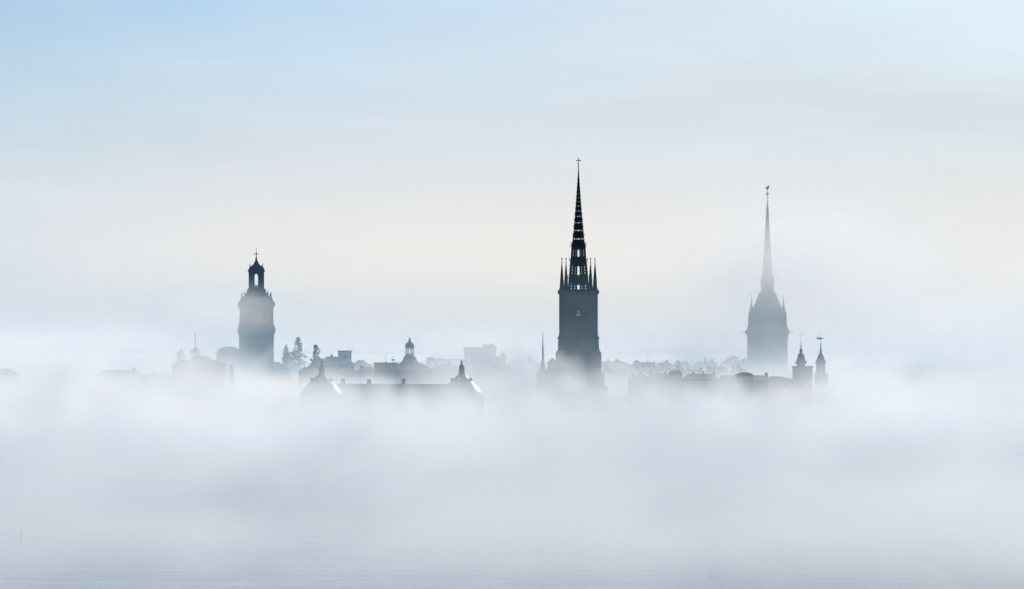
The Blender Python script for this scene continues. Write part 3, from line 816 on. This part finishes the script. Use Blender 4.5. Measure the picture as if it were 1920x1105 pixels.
# ------------------------------------------------------------------ quayside palace with two round domed towers
def make_palace():
    Y = 800; s = Y / F_PX; cx = wx(735, Y); g = 3.2
    root = thing('waterfront_palace', 'long dark waterfront palace roof between two round domed towers glinting in sun', 'palace', (cx, Y, g))
    Z = lambda py: wz(py, Y) - g
    X = lambda px: wx(px, Y) - cx
    x0, x1 = X(625), X(848)
    mb = MB(); mb.box(x0, x1, 0, 22, 0, Z(755)); mb.build('wall', 'pink', root)
    z = Z(755) + .003
    mb = MB(); mb.add([(x0, -.4, z), (x1, -.4, z), (x1, 22.4, z), (x0, 22.4, z), (x0 + .6, 10, Z(720.5)), (x1 - .6, 10, Z(721.5)), (x1 - .6, 12, Z(721.5)), (x0 + .6, 12, Z(720.5))],
                      [(0, 1, 5, 4), (1, 2, 6, 5), (2, 3, 7, 6), (3, 0, 4, 7), (4, 5, 6, 7), (3, 2, 1, 0)]); mb.build('roof', 'tin', root)
    for px, py, w in ((642, 712, 8.5), (691.5, 713.5, 8), (757, 712.5, 7)): chimney(root, X(px), 11, Z(730), Z(py), w * s)
    add_windows(root, x0 + 4, x1 - 4, 0, 0, Z(755), rows=2, step=3.2)
    for px in (668, 700, 732, 764, 796, 820):
        mb = MB(); mb.plate([(-.8, 0), (.8, 0), (.8, 1.5), (0, 2.1), (-.8, 1.5)], 0, 3.2); mb.build('dormer', 'tin', root, loc=(X(px), 3.2, Z(744)))
    mb = MB(); mb.box(X(822), X(898), 22, 36, 0, Z(725)); mb.build('rear_wing_wall', 'pink', root)
    mb = MB(); mb.box(X(821), X(899), 21.9, 36.2, Z(725) + .002, Z(723)); mb.build('rear_wing_roof', 'tin', root)
    for px in (603, 866):
        x = X(px); rr = 43 * s
        mb = MB(); mb.lathe([(rr * .97, 0), (rr * .97, Z(757)), (rr * 1.02, Z(756)), (rr * 1.02, Z(754.5))], 40, x, 2); tw = mb.build('round_tower', 'pink', root, smooth=False)
        pr = [(43.5, 754.4), (43, 750), (41.5, 744), (38.5, 736), (34.5, 729.5), (29.5, 723.5), (24, 718), (18.5, 713), (13.5, 708.5), (9.5, 705), (7, 702.5)]
        mb = MB(); mb.lathe([(w * s, Z(y)) for w, y in pr], 64, x, 2); mb.build('dome', 'dome', root, smooth=True)
        for k in range(8):
            a = R(-90 + 22.5 + 45 * k); rd = 17.5 * s; lx, ly = x + rd * math.cos(a), 2 + rd * math.sin(a)
            mb = MB(); mb.ball(lx, ly, Z(712), .55, 12); mb.tube((lx, ly, Z(712)), (lx + .75 * math.cos(a), ly + .75 * math.sin(a), Z(712)), .42, .42, 12); mb.build('lucarne', 'dome', root, smooth=True)
        mb = MB(); mb.lathe([(w * s, Z(y)) for w, y in ((6.2, 702.4), (5.4, 699), (5.2, 691), (5.8, 690), (4.4, 687), (2.4, 683.5), (1, 681), (1.9, 679.4), (1.4, 677.6), (.3, 676))], 12, x, 2); mb.build('dome_lantern', 'copper', root)


make_palace()


# ------------------------------------------------------------------ trees
def tree(label, px, top, bot_w, Y, mat, seed, shape='round', base=None):
    rnd = random.Random(seed)
    s = Y / F_PX; x = wx(px, Y); g = ground(x, Y); H = wz(top, Y) - g; rw = bot_w / 2 * s
    root = thing('tree', label, 'tree', (x, Y, g))
    mb = MB(); mb.tube((0, 0, 0), (rnd.uniform(-.3, .3), 0, H * .5), .45, .28, 8); mb.tube((0, 0, H * .5), (0, 0, H * .9), .28, .06, 6)
    for k in range(9):
        a = rnd.uniform(0, 6.28); z = H * rnd.uniform(.35, .75); l = rw * rnd.uniform(.4, .8)
        mb.tube((0, 0, z), (l * math.cos(a), l * math.sin(a), z + l * .6), .13, .03, 5)
    mb.build('trunk', 'bark', root)
    mb = MB(); clumps = []
    for k in range(140):
        t = rnd.random() ** .8
        t = rnd.random() ** 1.25 if shape == 'point' else t; z = H * (.10 + .87 * t if shape == 'point' else .12 + .86 * t)
        if shape == 'point': rr = rw * (1 - t) ** .8 * 1.0 + .15
        else: rr = rw * math.sqrt(max(0.03, 1 - (2 * t - .75) ** 2 * .62))
        rr *= rnd.uniform(.75, 1.25); a = rnd.uniform(0, 6.28); q = rnd.random() ** .4
        clumps.append((rr * q * math.cos(a), rr * q * math.sin(a), z, (.09 + .17 * rnd.random()) * min(rw, 5) * (1.05 - .6 * t)))
    if shape == 'point':
        clumps = []
        for k in range(340):
            t = rnd.random() ** 1.3; z = H * (.08 + .91 * t); rr = rw * ((1 - t) ** .55 * .95 + .03) * rnd.uniform(.6, 1.12); a = rnd.uniform(0, 6.28); q = rnd.random() ** .5
            clumps.append((rr * q * math.cos(a), rr * q * math.sin(a), z, .22 + .42 * (1 - t)))
    clumps.append((0, 0, H * .97, .3))
    for (cx, cy_, cz, cr) in clumps:
        for q in range(34 if shape == 'point' else 50):
            d = Vector((rnd.gauss(0, 1), rnd.gauss(0, 1), rnd.gauss(0, 1))).normalized() * cr * (.55 + .55 * rnd.random())
            c = Vector((cx, cy_, cz)) + d; u = Vector((rnd.gauss(0, 1), rnd.gauss(0, 1), rnd.gauss(0, 1))).normalized(); w = u.orthogonal().normalized()
            sz = rnd.uniform(.14, .36)
            mb.add([c - u * sz, c + w * sz * .6, c + u * sz, c - w * sz * .6], [(0, 1, 2, 3)])
    mb.build('crown', mat, root)


tree('faint pointed tree left of the domed villa flagpole', 338, 655, 22, 1300, 'leaf', 1)
tree('faint round-headed tree directly behind the flagpole', 366, 652, 30, 1300, 'leaf', 2)
tree('faint low tree filling the gap behind the domed villa', 388, 668, 30, 1300, 'leaf', 3)
tree('small dark bushy tree at left foot of the baroque tower', 434, 684, 14, 1020, 'leaf', 4)
tree('slim hazy pointed tree, first right of the baroque tower', 536, 646, 26, 1330, 'conifer', 5, 'point')
tree('tallest hazy pointed tree right of the baroque tower', 559, 632, 46, 1330, 'conifer', 6, 'point')
tree('low hazy tree between the baroque tower and pointed trees', 547, 660, 34, 1340, 'leaf', 7)
tree('dark jagged tree beside the dark gabled house', 592, 645, 44, 1080, 'conifer', 8, 'point')
tree('low dark bush below the dark jagged tree', 596, 668, 46, 1085, 'leaf', 9)
tree('hazy tree on slope right of the raised attic block', 678, 676, 40, 1230, 'leaf', 10)
tree('hazy round tree among roofs left of needle-spired church', 1376, 668, 44, 1320, 'leaf', 11)
tree('dark tree leaning on left wall of needle-spired church', 1398, 672, 30, 1340, 'leaf', 12)
tree('hazy tree between front row roofs and slim mast', 1272, 676, 22, 1180, 'leaf', 13)

# ------------------------------------------------------------------ things on the water
Yp = CH * F_PX / (1018 - HZ)
mb = MB(); mb.tube((0, 0, -1), (.03, 0, 1.95), .15, .11, 8); mb.tube((.03, 0, 1.95), (.03, 0, 2.1), .17, .02, 8)
o = mb.build('channel_marker', 'tarred'); o.location = (wx(40, Yp), Yp, 0); tag(o, 'thin dark marker post standing in the water, lower left', 'marker post')
Yb = CH * F_PX / (1081.5 - HZ)
mb = MB()
bm = [(.02, -.26), (.10, -.2), (.14, -.05), (.12, .1), (.07, .2), (.02, .26)]
vs, fs = [], []
for r, x in bm:
    for i in range(10):
        a = 2 * math.pi * i / 10; vs.append((x, r * math.cos(a), .07 + r * .8 * math.sin(a) + (.05 if x < -.18 else 0)))
for j in range(5):
    for i in range(10): fs.append((j * 10 + i, j * 10 + (i + 1) % 10, j * 10 + 10 + (i + 1) % 10, j * 10 + 10 + i))
mb.add(vs, fs); mb.tube((.16, 0, .12), (.22, 0, .28), .05, .035, 8); mb.ball(.23, 0, .31, .06, 8); mb.tube((.27, 0, .31), (.36, 0, .29), .025, .01, 6)
o = mb.build('duck', 'feather'); o.location = (wx(1334, Yb), Yb, 0); tag(o, 'tiny dark waterbird floating alone on the water, lower right', 'duck')


# ------------------------------------------------------------------ the fog
def make_fog(name, label, lo, hi, res):
    vol = bpy.data.volumes.new(name); vo = bpy.data.objects.new(name, vol); C.objects.link(vo)
    vo['kind'] = 'stuff'; vo['label'] = label; vo['category'] = 'fog'
    vol.render.clipping = 0.0
    ng = bpy.data.node_groups.new('fog_field', 'GeometryNodeTree')
    ng.interface.new_socket('Geometry', in_out='OUTPUT', socket_type='NodeSocketGeometry')
    out = ng.nodes.new('NodeGroupOutput'); vc = ng.nodes.new('GeometryNodeVolumeCube'); sm = ng.nodes.new('GeometryNodeSetMaterial')
    vc.inputs['Min'].default_value = lo; vc.inputs['Max'].default_value = hi
    for a, n in zip('XYZ', res): vc.inputs['Resolution ' + a].default_value = n
    pos = ng.nodes.new('GeometryNodeInputPosition')
    x, y, z = xyz(ng, pos.outputs[0])
    d = fog_density(ng, x, y, z)
    ng.links.new((d * 1000).v, vc.inputs['Density'])
    m = fog_material()
    sm.inputs['Material'].default_value = m
    ng.links.new(vc.outputs[0], sm.inputs[0]); ng.links.new(sm.outputs[0], out.inputs[0])
    md = vo.modifiers.new('fog', 'NODES'); md.node_group = ng
    vol.materials.append(m)


FOG_MAT = []


def fog_material():
    if FOG_MAT: return FOG_MAT[0]
    m = bpy.data.materials.new('fog'); m.use_nodes = True; nt = m.node_tree; nt.nodes.clear(); FOG_MAT.append(m)
    o = nt.nodes.new('ShaderNodeOutputMaterial'); pv = nt.nodes.new('ShaderNodeVolumePrincipled')
    pv.inputs['Density'].default_value = 0.001
    pv.inputs['Anisotropy'].default_value = FOG_G
    at = nt.nodes.new('ShaderNodeAttribute'); at.attribute_name = 'density'
    thick = E(nt, at.outputs['Fac']).step(0.0, 3.2)        # thin smoke-blue mist, thick white fog
    gx, gy, gz = xyz(nt, nt.nodes.new('ShaderNodeNewGeometry').outputs['Position'])
    thick = thick.max(gy.step(1040, 1180))
    nt.links.new(mixc(nt, thick, (0.42, 0.77, 1.0, 1), FOG_COL), pv.inputs['Color'])
    nt.links.new(pv.outputs[0], o.inputs['Volume'])
    return m


PUFFS = [  # column in the photograph, distance, width, top, density
    (1080, 858, 14, 20, .015), (1118, 866, 8, 20, .014), (985, 845, 14, 22, .016), (1035, 845, 9, 19, .010), (500, 930, 18, 22, .008), (215, 900, 34, 36, .020), (0, 900, 30, 36, .018), (345, 960, 24, 23, .010),
    (1470, 1010, 18, 26, .008), (1425, 980, 16, 22, .008), (1552, 905, 13, 26, .014), (1160, 870, 12, 20, .010), (900, 985, 24, 36, .024), (1182, 872, 11, 26, .024), (1255, 880, 13, 21, .008), (1330, 875, 16, 19, .008),
    (1500, 912, 12, 20, .010), (700, 1090, 12, 32, .008), (1340, 1100, 14, 36, .008), (400, 1150, 13, 38, .006),
    (600, 762, 9, 25, .022), (870, 762, 9, 24, .020), (735, 765, 18, 18, .010), (550, 800, 12, 20, .010)]


def gauss(x, c, w): t = (x - c) / w; return (t * t * -1).exp()


def ramp(v, soft): return (v / soft).max(-1.0).min(1.0)._m('MULTIPLY_ADD', .5, .5)


def fog_density(nt, x, y, z):
    wide = noise(nt, (x / 110 + 7.3, y / 260 + 2.1, 0.0), 3, .55)            # rolling of the top
    big = noise(nt, (x / 75 + 1.3, y / 230 + 5.1, z / 30), 3, .55, .3)        # long drifting streamers
    mid = noise(nt, (x / 45, y / 110, z / 28 + 1.7), 3, .55, .4)
    fine = noise(nt, (x / 17 + 3, y / 60, z / 13), 4, .6, .6)
    near_city = y.step(1500, 1400)
    # dense layer on the water and between the houses
    top = 13 + y.step(700, 880) * 1.5 + y.step(950, 1300) * 4 - y.step(1450, 2000) * 2
    top = top + ((wide - .5) * 24 + (mid - .5) * 16 + (fine - .5) * 12) * (y.step(2600, 1500) * .8 + .2) - gauss(x, -36, 42) * gauss(y, 800, 100) * 3.5 - gauss(x, 58, 24) * gauss(y, 860, 90) * 2
    t = ramp(top - z, 9.0)
    layer = t * t * .019 * (y.step(390, 620) * (x.step(-70, 60) * -.42 + .64) + x.step(-70, 60) * .42 + .66)
    # thinner mist above it
    mist = ((z - 14) / -11).exp().min(1.4) * y.step(560, 860) * near_city * (.0018 + y.step(950, 1150) * .0022 - gauss(x, -115, 25) * y.step(1000, 1100) * .002)
    far = y.step(1350, 2300) * (z / -36).exp() * z.step(117, 60) * .0010
    veil = gauss(y, 790, 60) * z.step(66, 34) * .0008
    # ragged curtains of steam over the quays, their tops uneven
    c1 = noise(nt, (x / 26 + 11.2, y / 90, z / 40), 4, .6, .8)
    c2 = noise(nt, (x / 22 + 47.7, y / 90 + 9, z / 40), 4, .6, .8)
    c3 = noise(nt, (x / 34 + 23.7, y / 90 + 3, z / 40), 4, .6, .8)
    cur1 = gauss(y, 738, 24) * ramp((c1 - .5) * 95 + 13 - z, 6) * .030
    cur2 = gauss(y, 866, 20) * ramp((c2 - .5) * 100 + 14 - z, 6) * .032
    cur3 = gauss(y, 1005, 28) * ramp((c3 - .5) * 90 + 16 - z, 7) * .020
    # puffs that rise in front of single buildings; coordinates are bent so that they tear
    xb = x + (mid - .5) * 34 + (fine - .5) * 16
    zb = z + (big - .5) * 20 + (fine - .5) * 16
    puffs = None
    for (px, Y, w, zt, dens) in PUFFS:
        q = gauss(xb, wx(px, Y), w) * gauss(y, Y, 24) * zb.step(zt + 6, zt - 8) * dens
        puffs = q if puffs is None else puffs + q
    plume = gauss(xb, 132, 50) * gauss(y, 1190, 90) * gauss(zb, 70, 20) * .0095
    foot = gauss(xb, 130, 60) * gauss(y, 1210, 90) * zb.step(66, 18) * .0042
    bank = x.step(140, 225) * gauss(y, 1250, 110) * zb.step(78, 22) * .0095
    lef = gauss(xb, -118, 24) * gauss(y, 1100, 60) * gauss(zb, 46, 11) * zb.step(60, 50) * .0085
    swirl = (((big - .5) * 3.2 + (mid - .5) * 2.0 + (fine - .5) * 2.0) * (y.step(500, 740) * .55 + .45) + 1.0).max(.05)
    tear = ((big - .5) * 1.2 + (mid - .5) * 1.8 + (fine - .5) * 3.4 + 1.0).max(.04)
    d = far + (layer + mist) * swirl + (veil + plume + foot + bank + lef + puffs + cur1 + cur2 + cur3) * tear
    edge = x.step(-328, -290).max(y.step(1440, 1460)) * x.step(328, 290).max(y.step(1440, 1460)) * y.step(272, 300)
    return d * edge


FOG_COL = (0.998, 0.994, 0.988, 1)
FOG_G = 0.02
make_fog('fog_bank', 'drifting white fog bank over the water and the old town', (-330, 270, -1), (330, 1450, 118), (200, 170, 70))
make_fog('far_fog_bank', 'pale fog bank beyond the old town, hiding the horizon', (-900, 1450.5, -1), (900, 4200, 118), (110, 120, 50))
